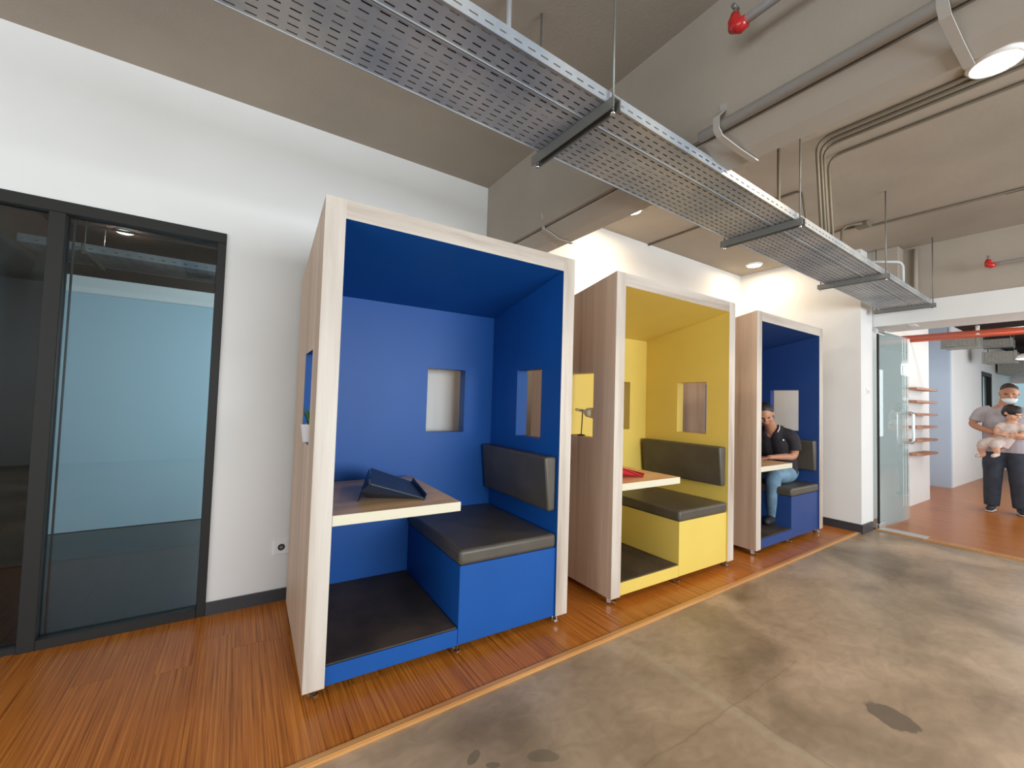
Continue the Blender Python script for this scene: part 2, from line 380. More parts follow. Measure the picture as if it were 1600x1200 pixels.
# ceiling beam and what is strapped under it
bm = new(); prism(bm, [(1.39, 2.47), (1.62, 2.47), (1.62, ZC), (1.39, ZC)], 1.10, -6.0, 'y'); struct('ceiling_beam', bm, 'ceil')
t = thing('cable_duct', 'long grey box duct strapped under the ceiling beam above the cable tray', 'cable duct', (1.41, 1.10, 2.42))
bm = new(); prism(bm, [(.005, .034), (.125, .0), (.235, 0), (.235, .042), (.005, .042)], 0, -6.9, 'y'); obj('duct_body', bm, 'duct', t)
for y in (.33, -.42, -.93, -1.60, -2.3):
    bm = new()
    pr = [(-.026, .135), (-.022, .135), (-.014, .03), (.118, -.010), (.245, -.010), (.245, -.006), (.12, -.006), (-.010, .034)]
    if y < -.85: pr = [(-.024, .150), (-.022, .125), (-.074, .075), (-.074, .020), (-.045, -.004), (.10, -.012), (.245, -.012), (.245, -.006), (.10, -.006), (-.041, .002), (-.069, .024), (-.069, .071), (-.020, .118), (-.0195, .150)]
    prism(bm, pr, y-1.10-.013, y-1.10+.013, 'y'); obj('strap', bm, 'duct', t)
t = thing('ceiling_pipe', 'grey round pipe clipped along the near face of the ceiling beam', 'pipe', (1.40, -.84, 2.462))
bm = new(); tube(bm, [(-.035, 0, 0), (-.035, -5.1, 0)], .022, 14); obj('pipe_body', bm, 'duct', t)

# ------------------------------------------------------------------ glazed front of the meeting room
t = thing('door_1', 'charcoal framed full-height glazing of the meeting room, left of the booths', 'glazed door', (DX1, 1.10, 0)); t['kind'] = 'structure'
del t['category']
def fr(x0, z0, x1, z1, y0=-.012, y1=.06):
    bm = new(); box(bm, x0-DX1, y0, z0, x1-DX1, y1, z1, .003, 1); return bm
obj('door_frame', fr(DX0, 2.165, DX1, DZ), 'frame', t)
obj('door_frame', fr(-.418, 0, DX1, 2.165), 'frame', t)
obj('door_mullion', fr(-1.108, 0, -1.045, 2.165), 'frame', t)
obj('door_rail', fr(-1.045, 0, -.418, .048), 'frame', t)
obj('door_rail', fr(DX0, 0, -1.108, .03, -.002), 'frame', t)
obj('glass_pane', fr(-1.045, .048, -.418, 2.165, .024, .032), 'glassdark', t)
obj('glass_pane', fr(DX0, .03, -1.108, 2.165, .024, .032), 'glassdark', t)
obj('door_stop', fr(-1.030, .048, -1.022, 2.165, .036, .05), 'black', t)
obj('door_stop', fr(-1.045, 2.135, -.418, 2.145, .036, .05), 'black', t)
# the room beyond
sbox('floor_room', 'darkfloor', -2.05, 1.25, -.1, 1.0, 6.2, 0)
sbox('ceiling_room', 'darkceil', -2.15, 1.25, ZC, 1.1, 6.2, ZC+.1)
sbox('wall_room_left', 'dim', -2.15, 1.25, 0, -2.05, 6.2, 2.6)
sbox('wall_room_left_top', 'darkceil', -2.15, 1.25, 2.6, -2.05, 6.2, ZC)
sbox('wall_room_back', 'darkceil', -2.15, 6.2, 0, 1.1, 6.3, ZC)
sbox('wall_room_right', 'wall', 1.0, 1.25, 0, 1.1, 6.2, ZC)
t = thing('partition', 'low grey partition with pale blue glass facing, seen through the meeting room door', 'partition', (-.8, 3.39, 0))
bm = new(); box(bm, -.86, 0, 0, 1.80, .10, 2.30); obj('partition_wall', bm, 'wall', t)
bm = new(); box(bm, -.845, -.02, .004, 1.2, -.002, 2.145, .002, 1); obj('facing_panel', bm, 'whiteboard', t)

# perforated tray: real slots punched in the sheet
def slotted(bm, x0, x1, rows, pitch, L, w, place, x_off=0):
    """sheet in (u,v): u along length, slots centred on rows; place(u,v)->xyz"""
    vs = sorted(rows); n = int((x1-x0)/pitch); cache = {}
    def V(u, v):
        k = (round(u, 5), round(v, 5))
        if k not in cache: cache[k] = bm.verts.new(place(u, v))
        return cache[k]
    vb = [vs[0]-.5*(vs[1]-vs[0])] if len(vs) > 1 else [vs[0]-w*2]
    return V, vb
def tray_sheet(bm, x0, x1, v0, v1, rows, place, pitch=.053, L=.030, w=.0052):
    cuts = [v0]
    for r in rows: cuts += [r-w/2, r+w/2]
    cuts.append(v1)
    us = [x0]; u = x0+.012
    while u+L < x1: us += [u, u+L]; u += pitch
    us.append(x1); g = [[bm.verts.new(place(u, v)) for v in cuts] for u in us]
    for i in range(len(us)-1):
        for j in range(len(cuts)-1):
            if i % 2 == 1 and j % 2 == 1: continue
            bm.faces.new((g[i][j], g[i+1][j], g[i+1][j+1], g[i][j+1]))
def cable_tray(name, label, loc, rz, length, y0, y1, nrows, h=.045, group=None, lip=True, pitch=.053, drop=()):
    t = thing(name, label, 'cable tray', loc, rz, group)
    bm = new(); wd = y1-y0; rows = [y0+wd*(k+.5)/nrows for k in range(nrows)]
    tray_sheet(bm, 0, length, y0, y1, rows, lambda u, v: (u, v, 0), pitch); obj('tray_base', bm, 'galv', t)
    for (yy, s) in ((y0, -1), (y1, 1)):
        bm = new()
        tray_sheet(bm, 0, length, 0, h, [h*.42], lambda u, v: (u, yy, v), pitch)
        bmesh.ops.create_vert  # noqa
        box(bm, 0, min(yy, yy-s*.010), h, length, max(yy, yy-s*.010), h+.0015)
        box(bm, 0, yy-.002, -.003, length, yy+.002, .0015)
        obj('tray_side', bm, 'galv', t)
    return t
TR = math.radians(1.55); TZ = 2.385
TL = (-.75, -.49, TZ)
main = cable_tray('cable_tray', 'wide slotted galvanised cable tray over the booths, broader of the pair', TL, TR, 6.25, -.262, 0, 9)
side = cable_tray('cable_tray', 'narrow slotted galvanised cable tray along the aisle side of the wide one', (TL[0], TL[1], TZ), TR, 6.25, -.385, -.270, 4)
def troff(u, v, z=0):
    return (TL[0]+u*math.cos(TR)-v*math.sin(TR), TL[1]+u*math.sin(TR)+v*math.cos(TR), TZ+z)
for k in range(11):
    r = .0105; v = -.020-k*.0232 if k < 10 else 0
    if k == 10: continue
    bm = new(); pts = [(u*.42, v+random.uniform(-.003, .003), r+.002+random.uniform(0, .002)) for u in range(15)]
    tube(bm, pts, r, 7)
    o = obj('cable', bm, 'white' if k in (1, 4, 7) else ('conduit', 'black')[k % 2], loc=TL); o.rotation_euler = (0, 0, TR)
    o['category'] = 'cable'
    kd = 'pale' if k in (1, 4, 7) else ('taupe', 'black')[k % 2]; o['label'] = kd+' cable added inside the wide tray to set the tone of its slots'; o['group'] = kd+' cables added in the wide tray'
for k in range(4):  # more added cables, giving the narrow tray's slots their dark and light
    bm = new(); pts = [(u*.42, -.285-k*.0285, .014) for u in range(15)]; tube(bm, pts, .012, 7)
    o = obj('cable', bm, 'white' if k == 3 else ('conduit', 'black')[k % 2], loc=TL); o.rotation_euler = (0, 0, TR); o['category'] = 'cable'
    if k == 3: o['label'] = 'pale cable added along the aisle side of the narrow tray to lighten its slots'
    elif k == 1: o['label'] = 'black cable added in the narrow tray to darken its slots'
    else: o['label'] = 'taupe cable added in the narrow tray to darken its slots'; o['group'] = 'taupe cables added in the narrow tray'
# trapeze hangers
TU = [1.55, 3.13, 4.72, 6.22]
names = ['nearest trapeze hanger under the cable tray, just before the ceiling beam', 'second trapeze hanger under the cable tray, above the yellow booth',
         'third trapeze hanger under the cable tray, beyond the conduit drops', 'last trapeze hanger under the far end of the cable tray by the corridor opening']
for u, lb in zip(TU, names):
    x, y, z = troff(u, -.19, -.002); t = thing('tray_hanger', lb, 'hanger', (x, y, z), TR, 'trapeze hangers of the cable tray')
    bm = new()
    prism(bm, [(-.02, 0), (.02, 0), (.02, -.04), (.014, -.04), (.014, -.006), (-.014, -.006), (-.014, -.04), (-.02, -.04)], -.235, .245, 'y'); obj('channel', bm, 'galvdark', t)
    for v in (-.215, .225):
        bm = new(); tube(bm, [(0, v, -.045), (0, v, ZC-z)], .0045, 8); obj('threaded_rod', bm, 'galvdark', t)
        bm = new(); lathe(bm, [(.010, -.052), (.010, -.042)], (0, v, 0), 6); obj('nut', bm, 'steel', t)

# ------------------------------------------------------------------ ceiling services
def run(name, label, cat, pts, r, mat, group=None, rad=.06, n=8):
    p0 = Vector(pts[0]); bm = new(); tube(bm, bend([Vector(p)-p0 for p in pts], rad), r, n)
    o = obj(name, bm, mat, loc=p0, smooth=False); o['label'] = label; o['category'] = cat
    if group: o['group'] = group
    return o
tz = TZ+.02
for k, (xx, yy) in enumerate(((2.80, -.735), (2.86, -.735), (2.92, -.730), (3.08, -.70))):
    lab = ['thin ceiling conduit bending down into the tray, nearest the beam of three', 'thin conduit bending down into the tray, middle one of the close trio',
           'thin conduit bending down into the tray, farthest of the close trio', 'thin conduit bending down into the tray on its own, beyond the close trio'][k]
    run('conduit', lab, 'conduit', [(xx+.13, -5.9, ZC-.012), (xx, yy, ZC-.012), (xx, yy-.03, tz)], .0095, 'conduit', 'ceiling conduits dropping to the tray', .09)
run('conduit', 'straight thin conduit dropping from the ceiling just beyond the beam', 'conduit', [(2.60, -.60, ZC), (2.60, -.60, tz)], .011, 'conduit')
run('conduit', 'conduit crossing the ceiling to the wall beyond the beam, above the yellow booth', 'conduit', [(3.42, 1.09, ZC-.012), (3.42, -.40, ZC-.012), (3.42, -.48, tz)], .010, 'conduit', None, .05)
run('conduit', 'long conduit on the ceiling ending at the small junction box near the far wall', 'conduit', [(4.95, -5.9, ZC-.012), (4.66, -.48, ZC-.012), (4.60, -.40, ZC-.012)], .010, 'conduit')
run('conduit', 'short conduit looping from the junction box down into the tray', 'conduit', [(4.50, -.46, ZC-.02), (4.46, -.36, ZC-.02), (4.42, -.33, ZC-.05), (4.40, -.33, tz)], .012, 'conduit', None, .05)
run('conduit', 'stub of conduit leaving the junction box toward the wall', 'conduit', [(4.56, -.38, ZC-.012), (4.56, -.18, ZC-.012)], .009, 'conduit')
run('conduit', 'short conduit fixed high on the taupe wall left of the red capped pipe', 'conduit', [(4.98, -5.9, ZC-.012), (4.72, -1.30, ZC-.012)], .009, 'conduit')
bm = new(); box(bm, 4.50, -.50, ZC-.045, 4.60, -.40, ZC-.001, .008); o = obj('junction_box', bm, 'conduit'); o['label'] = 'small taupe junction box on the ceiling above the far part of the tray'; o['category'] = 'junction box'
run('conduit', 'pale elbow pipe curving over the tray edge near the far wall', 'conduit', [(4.55, -.52, 2.66), (4.75, -.68, 2.66), (4.75, -.68, 2.45)], .013, 'pipe', None, .06)
run('conduit', 'vertical taupe pipe on the taupe wall right of the tray end', 'conduit', [(5.655, -.56, ZC-.03), (5.655, -.56, 2.50)], .020, 'ceil')
bm = new(); box(bm, 5.50, -.46, 2.62, 5.68, -.20, ZC-.001, .004, 1); struct('trim_4', bm, 'ceil')
run('hanger_strap', 'pale flat-sided rod from the ceiling to the near end of the tray', 'hanger', [(.62, -.42, ZC), (.62, -.42, TZ+.045)], .012, 'pipe')

def capped(label, p, L):
    t = thing('sprinkler_pipe', label, 'sprinkler pipe', p)
    bm = new(); tube(bm, [(0, -.02, 0), (0, -L, 0)], .0165, 12); obj('pipe_arm', bm, 'pipe', t)
    bm = new(); tube(bm, [(0, -.03, -.004), (0, -.005, -.006), (-.003, .012, .004), (-.003, .014, .026), (-.003, .012, .052)], [.022, .027, .028, .024, .016], 12); obj('cap', bm, 'redcap', t, smooth=True)
    bm = new(); tube(bm, [(-.003, .012, .05), (-.003, .012, .075)], .007, 8); tube(bm, [(-.02, .012, .078), (.014, .012, .078)], .009, 8)
    obj('fitting', bm, 'galvdark', t)
    return t
capped('red-capped end of a pale sprinkler pipe hanging near the camera, above the tray', (1.262, -1.062, 2.750), 4.7)
capped('red-capped end of a pale sprinkler pipe in front of the far taupe wall', (5.45, -1.115, 2.665), 4.6)

def downlight(label, x, y, power, r=.075, spread=math.pi*.9, emitm='lamp', z=ZC):
    t = thing('downlight', label, 'ceiling light', (x, y, z), 0, 'warm round downlights')
    bm = new(); lathe(bm, [(r+.018, 0), (r+.018, -.010), (r+.006, -.022), (r, -.022), (r, -.012), (.001, -.012)], n=28); obj('trim_ring', bm, 'white', t)
    bm = new(); lathe(bm, [(r-.001, -.013), (r-.001, -.020), (r-.02, -.024), (.002, -.026)], n=28); obj('lens', bm, emitm, t)
    if power:
        d = bpy.data.lights.new('downlight_lamp', 'AREA'); d.shape = 'DISK'; d.size = r*1.6; d.energy = power; d.color = (1, .80, .56)
        o = bpy.data.objects.new('downlight_lamp', d); COL.objects.link(o); o.location = (0, 0, -.03); o.parent = t
    return t
downlight('glowing downlight on the ceiling above the yellow booth', 2.63, .64, 13)
downlight('glowing downlight on the ceiling in the far corner beyond the last booth', 4.95, .74, 9)
downlight('large bright downlight between the conduits and the beam, right of the tray', 2.80, -1.51, 20, .09)

# ------------------------------------------------------------------ booths
Wb, Db, Hf, Hb, Tk, ZB = 1.397, .915, 2.15, 1.975, .085, .05
def hole_panel(outer, hole, t0, t1, axis, flip, mats):
    """outer: 4 pts (2D, ccw from lower-left), hole: (a0,b0,a1,b1); face 0 at t0 uses material 0, face at t1 + reveals material 1, rim 0"""
    bm = new()
    P = (lambda p, a: (a, p[0], p[1])) if axis == 'x' else (lambda p, a: (p[0], a, p[1]))
    h = [(hole[0], hole[1]), (hole[2], hole[1]), (hole[2], hole[3]), (hole[0], hole[3])]
    A = [[bm.verts.new(P(p, t)) for p in outer] for t in (t0, t1)]; B = [[bm.verts.new(P(p, t)) for p in h] for t in (t0, t1)]
    for s in (0, 1):
        for i in range(4):
            j = (i+1) % 4; f = bm.faces.new((A[s][i], A[s][j], B[s][j], B[s][i])); f.material_index = s
    for i in range(4):
        j = (i+1) % 4
        f = bm.faces.new((A[0][i], A[0][j], A[1][j], A[1][i])); f.material_index = 2
        f = bm.faces.new((B[0][i], B[0][j], B[1][j], B[1][i])); f.material_index = 1
    return bm
def caster(parent, x, y, ang):
    c = obj('caster', _caster_bm(0, ang), 'steel', parent, (x, y, ZB))
    obj('wheel', _caster_bm(1, ang), 'rubber', c)
def _caster_bm(k, ang):
    bm = new()
    if k == 0:
        box(bm, -.022, -.022, -.006, .022, .022, 0)
        for s in (-1, 1): box(bm, s*.013-.0015, -.010, -.040, s*.013+.0015, .018, -.006)
        box(bm, -.012, -.034, -.030, .012, -.012, -.026); box(bm, -.010, -.036, -.038, .010, -.031, -.026)
    else:
        n = 16
        tube(bm, [(-.009, .006, -.0315), (.009, .006, -.0315)], .0165, n)
    bmesh.ops.rotate(bm, verts=bm.verts, cent=(0, 0, 0), matrix=Matrix.Rotation(ang, 3, 'Z'))
    return bm
def cushion(x0, y0, z0, x1, y1, z1, bev):
    bm = new(); box(bm, x0, y0, z0, x1, y1, z1, bev, 5)
    big = max(f.calc_area() for f in bm.faces)
    for f in bm.faces: f.smooth = len(f.verts) == 3 or min(e.calc_length() for e in f.edges) < bev*.6
    return bm
def booth(label, loc, rz, col):
    t = thing('booth', label, 'seating booth', loc, rz, 'wooden work booths')
    zt = lambda y: Hf+(Hb-Hf)*y/Db
    outer = [(0, ZB), (Db, ZB), (Db, Hb), (0, Hf)]; win = (.195, 1.05, .480, 1.495)
    P = obj('side_panel', hole_panel(outer, win, 0, Tk, 'x', 0, None), ['lam_shaded', col, 'lam'], t)
    obj('side_panel', hole_panel(outer, win, Wb, Wb-Tk, 'x', 0, None), ['lam_shaded', col, 'lam'], t)
    bm = new()
    prism(bm, [(0, Hf-Tk), (Db, Hb-Tk), (Db, Hb), (0, Hf)], Tk, Wb-Tk, 'x')
    for f in bm.faces:
        f.normal_update()
    bmesh.ops.recalc_face_normals(bm, faces=bm.faces[:])
    for f in bm.faces: f.material_index = 1 if f.normal.z < -.5 else 0
    obj('top_panel', bm, ['lamx', col], t)
    bm = hole_panel([(Tk, ZB), (Wb-Tk, ZB), (Wb-Tk, Hb-Tk+.016), (Tk, Hb-Tk+.016)], (.800, 1.05, 1.085, 1.495), Db, Db-Tk, 'y', 0, None)
    obj('back_panel', bm, ['lam_shaded', col, 'lam'], t)
    yi = Db-Tk
    bm = new(); box(bm, Tk+.001, .012, ZB, .70, yi, .130); obj('platform', bm, col, t)
    bm = new(); box(bm, Tk+.004, .016, .1305, .697, yi-.002, .138, .002, 1); obj('floor_mat', bm, 'mat', t)
    bm = new(); box(bm, .703, .012, ZB, Wb-Tk-.001, yi, .440, .0015, 1); obj('bench_box', bm, col, t)
    obj('seat_cushion', cushion(.695, .004, .4405, Wb-Tk-.003, yi-.002, .520, .020), 'leather', t)
    bm = cushion(0, .02, 0, .085, yi-.03, .315, .014)
    for v in bm.verts: v.co.x += -.030+(.315-v.co.z)*.0 + (v.co.z/.315)*-.0
    for v in bm.verts:
        if v.co.x < .03: v.co.x += (.315-v.co.z)*.10
    o = obj('backrest', bm, 'leather', t, (Wb-Tk-.058, 0, .648))
    tt = obj('table', _tab(), ['tabtop', 'tabedge'], t)
    for (cx, cy, a) in ((.040, .045, .5), (.700, .045, .2), (Wb-.06, .045, -.3), (.040, Db-.06, 2.8), (Wb-.06, Db-.06, 3.4)): caster(t, cx, cy, a)
    return t
def _tab():
    bm = new(); box(bm, Tk+.001, .0, .722, .690, Db-Tk-.06, .768, .0015, 1)
    bmesh.ops.recalc_face_normals(bm, faces=bm.faces[:])
    for f in bm.faces: f.material_index = 1 if abs(f.normal.z) < .9 else 0
    return bm
B1 = booth('nearest booth, bright blue inside, with a dark laptop stand on its table', (0, .028, 0), -.022, 'blue')
B2 = booth('yellow booth with a pale wood frame, in the middle of the row', (1.747, -.017, 0), -.0054, 'yellow')
B3 = booth('farthest booth, dark blue inside, with a man sitting in it', (3.525, -.011, 0), .0146, 'navy')
def inbooth(B, x, y, z):
    a = B.rotation_euler.z; return (B.location.x+x*math.cos(a)-y*math.sin(a), B.location.y+x*math.sin(a)+y*math.cos(a), z)

# laptop stands
def stand(label, B, x, y, mat, sc=1, rot=0):
    t = thing('laptop_stand', label, 'laptop stand', inbooth(B, x, y, .7685), B.rotation_euler.z+rot)
    # sloping plate, its lip, a folding leg
    bm = new()
    A = [(.27, .0, .006), (.345, .44, .006), (.10, .42, .105), (.0, .0, .100)]
    lo = [bm.verts.new(p) for p in A]; hi = [bm.verts.new((p[0]+.001, p[1], p[2]+.005)) for p in A]
    bm.faces.new(lo); bm.faces.new(hi[::-1])
    for i in range(4): bm.faces.new((lo[i], lo[(i+1) % 4], hi[(i+1) % 4], hi[i]))
    obj('plate', bm, mat, t)
    bm = new(); P = [(.265, -.005, .003), (.345, .445, .003)]
    q = [(P[0][0], P[0][1], .002), (P[1][0], P[1][1], .002), (P[1][0]+.012, P[1][1], .030), (P[0][0]+.012, P[0][1], .030)]
    v0 = [bm.verts.new(p) for p in q]; v1 = [bm.verts.new((p[0]+.005, p[1], p[2])) for p in q]
    bm.faces.new(v0); bm.faces.new(v1[::-1])
    for i in range(4): bm.faces.new((v0[i], v0[(i+1) % 4], v1[(i+1) % 4], v1[i]))
    obj('lip', bm, mat, t)
    bm = new()
    q = [(.0, .03, .102), (.09, .40, .106), (.02, .24, .002), (-.03, .10, .002)]
    v0 = [bm.verts.new(p) for p in q]; v1 = [bm.verts.new((p[0]-.006, p[1]+.001, p[2])) for p in q]
    bm.faces.new(v0); bm.faces.new(v1[::-1])
    for i in range(4): bm.faces.new((v0[i], v0[(i+1) % 4], v1[(i+1) % 4], v1[i]))
    obj('folding_leg', bm, mat, t)
    bm = new(); q = [(-.002, .02, .100), (.27, .02, .004), (.02, .16, .002), (-.035, .05, .060)]
    v0 = [bm.verts.new(p) for p in q]; bm.faces.new((v0[0], v0[1], v0[2])); bm.faces.new((v0[0], v0[2], v0[3])); bm.faces.new((v0[0], v0[3], v0[1])); bm.faces.new((v0[1], v0[3], v0[2]))
    obj('side_flap', bm, mat, t)
    return t
stand('dark navy folding laptop stand on the table of the near blue booth', B1, .265, .10, 'navyplastic')
stand('red folding laptop stand on the table of the yellow booth', B2, .135, .10, 'redplastic')

# potted plant in the left window of the near booth
t = thing('potted_plant', 'small green plant in a white pot on the left window sill of the near booth', 'plant', inbooth(B1, .020, .355, 1.0505))
bm = new(); lathe(bm, [(.026, 0), (.030, .004), (.040, .085), (.042, .088), (.037, .088), (.034, .075), (.002, .073)], n=18); obj('pot', bm, 'pot', t)
for k in range(16):
    a = k*2.4; L = random.uniform(.07, .12); sp = random.uniform(.015, .05); bm = new(); w = .006
    ca, sa = math.cos(a), math.sin(a)
    pts = [(0, 0, .07), (ca*sp*.4, sa*sp*.4, .07+L*.55), (ca*sp, sa*sp, .07+L)]
    for i, ww in ((0, w), (1, w*1.1), (2, .001)):
        pass
    V = []
    for (px_, py_, pz_), ww in zip(pts, (w, w*1.2, .001)):
        V.append((bm.verts.new((px_-sa*ww, py_+ca*ww, pz_)), bm.verts.new((px_+sa*ww, py_-ca*ww, pz_))))
    for (a0, a1), (b0, b1) in zip(V, V[1:]): bm.faces.new((a0, a1, b1, b0))
    obj('leaf', bm, 'leaf', t)

# clip lamp in the left window of the yellow booth with a dangling lead
t = thing('clip_lamp', 'small clip lamp with cream shade in the left window of the yellow booth', 'lamp', inbooth(B2, .043, .345, 1.0505))
bm = new(); tube(bm, bend([(0, .01, .0), (0, .005, .08), (0, .0, .165)], .03), .004, 8); obj('stem', bm, 'black', t)
bm = new(); lathe(bm, [(.028, 0), (.028, .008), (.006, .012)], (0, .01, 0), 16); obj('foot', bm, 'black', t)
bm = new(); tube(bm, [(-.01, .06, .185), (0, 0, .178), (0, -.03, .170)], [.011, .013, .010], 10); obj('joint', bm, 'steel', t)
bm = new(); tube(bm, [(0, -.02, .172), (0, -.05, .168), (0, -.12, .165)], [.012, .032, .040], 16); obj('lamp_shade', bm, 'cream', t)
bm = new(); tube(bm, bend([(0, .04, .004), (-.055, .055, .006), (-.062, .075, -.10), (-.066, .03, -.20), (-.058, .075, -.24), (-.06, .13, -.25)], .04), .0028, 6); obj('lead', bm, 'black', t)

# wall socket, light switch
t = thing('wall_socket', 'white square power socket low on the wall left of the near booth', 'socket', (-.005, 1.10, .328))
bm = new(); box(bm, -.045, -.009, -.044, .045, 0, .044, .003); obj('cover_plate', bm, 'white', t)
bm = new(); tube(bm, [(-.0, -.0105, 0), (0, -.003, 0)], .020, 20); obj('socket_well', bm, 'black', t)
bm = new(); tube(bm, [(0, -.012, 0), (0, -.008, 0)], .010, 12); obj('insert', bm, 'galvdark', t)
t = thing('light_switch', 'small grey switch plate on the white pillar beside the glass door', 'switch', (5.49, -.20, 1.50))
bm = new(); box(bm, -.040, -.008, -.036, .040, 0, .036, .003); obj('cover_plate', bm, 'white', t)
bm = new(); box(bm, -.022, -.012, -.022, .022, -.008, .022, .002, 1); obj('rocker', bm, 'pipe', t)

# ------------------------------------------------------------------ corridor beyond
bm = new(); box(bm, 5.70, -6.0, -.10, 16.2, .4, 0); struct('floor_corridor', bm, 'wood')
sbox('trim_5', 'nosing', 5.66, -6.0, -.012, 5.71, -.22, .003)
bm = new(); box(bm, 5.66, -.62, .003, 5.80, -.24, .006); struct('trim_6', bm, 'pipe')
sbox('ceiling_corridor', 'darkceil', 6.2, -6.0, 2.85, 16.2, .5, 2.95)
sbox('wall_corridor_near', 'wall', 5.65, -.06, 0, 8.47, .06, 2.85)
sbox('wall_recess', 'bluewall', 10.12, .02, 0, 10.22, .50, 2.85)
sbox('wall_recess_back', 'wall', 8.47, .42, 0, 10.12, .52, 2.85)
bm = new(); box(bm, 10.22, .02, 0, 12.60, .14, 2.85); box(bm, 13.56, .02, 0, 16.2, .14, 2.85); box(bm, 12.60, .02, 2.19, 13.56, .14, 2.85)
struct('wall_corridor_far', bm, 'wall')
sbox('wall_corridor_opposite', 'wall', 5.85, -3.05, 0, 16.2, -2.95, 2.85)
bm = new(); box(bm, 16.1, -3.0, 0, 16.2, .14, .95); box(bm, 16.1, -3.0, 2.12, 16.2, .14, 2.85); box(bm, 16.1, -.0, .95, 16.2, .14, 2.12)
struct('wall_corridor_end', bm, 'wall')
t = thing('window_1', '', '', (16.1, 0, .95)); t['kind'] = 'structure'; del t['category']; t['label'] = 'pale blue glazed window at the end of the corridor'
bm = new(); box(bm, .04, -2.9, 0, .06, 0, 1.17); obj('window_pane', bm, 'window', t)
bm = new(); box(bm, 0, -.02, 0, .08, .0, 1.17); box(bm, 0, -2.9, 1.15, .08, -.02, 1.17); box(bm, 0, -1.0, 0, .08, -.97, 1.15); obj('window_frame', bm, 'white', t)
t = thing('door_2', '', '', (13.08, .02, 0)); t['kind'] = 'structure'; del t['category']; t['label'] = 'narrow dark doorway far down the corridor'
bm = new(); box(bm, -.48, -.01, 0, -.40, .10, 2.19); box(bm, .40, -.01, 0, .48, .10, 2.19); box(bm, -.40, -.01, 2.11, .40, .10, 2.19); obj('door_frame', bm, 'frame', t)
bm = new(); box(bm, -.40, .05, .01, -.12, .09, 2.11); box(bm, .08, .05, .01, .40, .09, 2.11); obj('door_leaf', bm, 'black', t)
bm = new(); box(bm, -.12, .05, .01, .08, .07, 2.11); obj('door_glass', bm, 'white', t)

# shelves
for k, z in enumerate((1.602, 1.425, 1.250, 1.075, .893, .705)):
    lab = ['topmost', 'second from the top', 'third from the top', 'third from the bottom', 'second from the bottom', 'lowest'][k]
    bm = new(); poly = [(0, 0), (0, -.10), (.10, -.135), (.76, -.15), (.76, 0)]
    prism(bm, poly, 0, .032, 'z'); bmesh.ops.bevel(bm, geom=bm.edges[:], offset=.003, segments=1, affect='EDGES')
    o = obj('wall_shelf', bm, 'shelf', loc=(7.43, -.06, z)); o['category'] = 'shelf'; o['group'] = 'wooden wall shelves beyond the glass door'
    o['label'] = 'wooden wall shelf beyond the glass door, %s of the six' % lab

# glass door, standing open along the wall
ga = math.radians(-3.0)
t = thing('glass_door', 'frameless clear glass door standing open by the corridor shelves', 'glass door', (5.70, -.235, 0), ga)
bm = new(); box(bm, 0, -.006, .012, .86, .006, 2.195, .002, 1); obj('glass_pane', bm, 'glass', t)
bm = new(); box(bm, -.012, -.010, .010, .0, .010, 2.20); obj('edge_seal', bm, 'frame', t)
bm = new(); box(bm, -.03, -.016, .0, .13, .016, .055, .004); obj('patch_fitting', bm, 'steel', t, label='floor pivot fitting')
bm = new(); box(bm, -.03, -.016, 2.155, .13, .016, 2.21, .004); obj('patch_fitting', bm, 'steel', t)
for s in (-1, 1):
    bm = new(); tube(bm, bend([(.755, s*.006, 1.285), (.755, s*.075, 1.285), (.755, s*.075, .925), (.755, s*.006, .925)], .05, 6), .0135, 12); obj('pull_handle', bm, 'steel', t, smooth=True)
bm = new(); box(bm, 0, 0, 0, .16, .05, .006, .001, 1); o = obj('closer_plate', bm, 'white', loc=(5.74, -.53, 2.228)); o['label'] = 'small pale plate on the underside of the header near the glass door'; o['category'] = 'plate'

# red pipe and ducting under the corridor ceiling
run('fire_pipe', 'bright red pipe crossing under the corridor ceiling beyond the header', 'pipe', [(6.75, .0-.061, 2.235), (6.75, -2.9, 2.215)], .022, 'redpaint', None, .05, 12)
run('fire_pipe', 'dull red pipe behind the bright one under the corridor ceiling', 'pipe', [(7.6, -.061, 2.30), (7.6, -2.9, 2.30)], .03, 'redpaint', None, .05, 10)
run('hanger_clip', 'white pipe clip gripping the red corridor pipe', 'pipe clip', [(6.75, -.83, 2.30), (6.75, -.83, 2.20)], .016, 'white', None, .01, 8)
def duct(label, x, y0, y1, z0, z1, d=.35):
    t = thing('air_duct', label, 'air duct', (x, (y0+y1)/2, z0), 0, 'grey ducts under the corridor ceiling')
    w = (y1-y0)/2; hh = z1-z0
    bm = new(); tray_sheet(bm, -w, w, 0, hh, [hh*(j+.5)/5 for j in range(5)], lambda u, v: (-.004, u, v), .045, .026, .008); obj('perforated_face', bm, 'greyduct', t)
    bm = new(); box(bm, 0, -w, 0, d, w, z1-z0, .004, 1); obj('duct_body', bm, 'galvdark', t)
    bm = new(); box(bm, -.012, -w-.012, 0, .012, -w+.02, z1-z0+.01); box(bm, -.012, w-.02, -.0, .012, w+.012, z1-z0+.01); box(bm, -.02, -w-.02, -.012, .015, w+.012, 0.0); obj('flange', bm, 'greyduct', t)
    for s in (-.8, .8):
        bm = new(); tube(bm, [(d*.5, s*w, z1-z0), (d*.5, s*w, 2.85-z0)], .006, 6); obj('threaded_rod', bm, 'galvdark', t)
duct('nearest grey duct below the red pipe, by the pale blue wall', 9.0, -.49, -.10, 2.315, 2.50)
duct('upper grey duct in the corridor, right of the nearest duct', 11.2, -.56, -.17, 2.53, 2.67)
duct('lower long grey duct in the corridor, above the man carrying a child', 11.4, -.58, -.18, 2.255, 2.46)
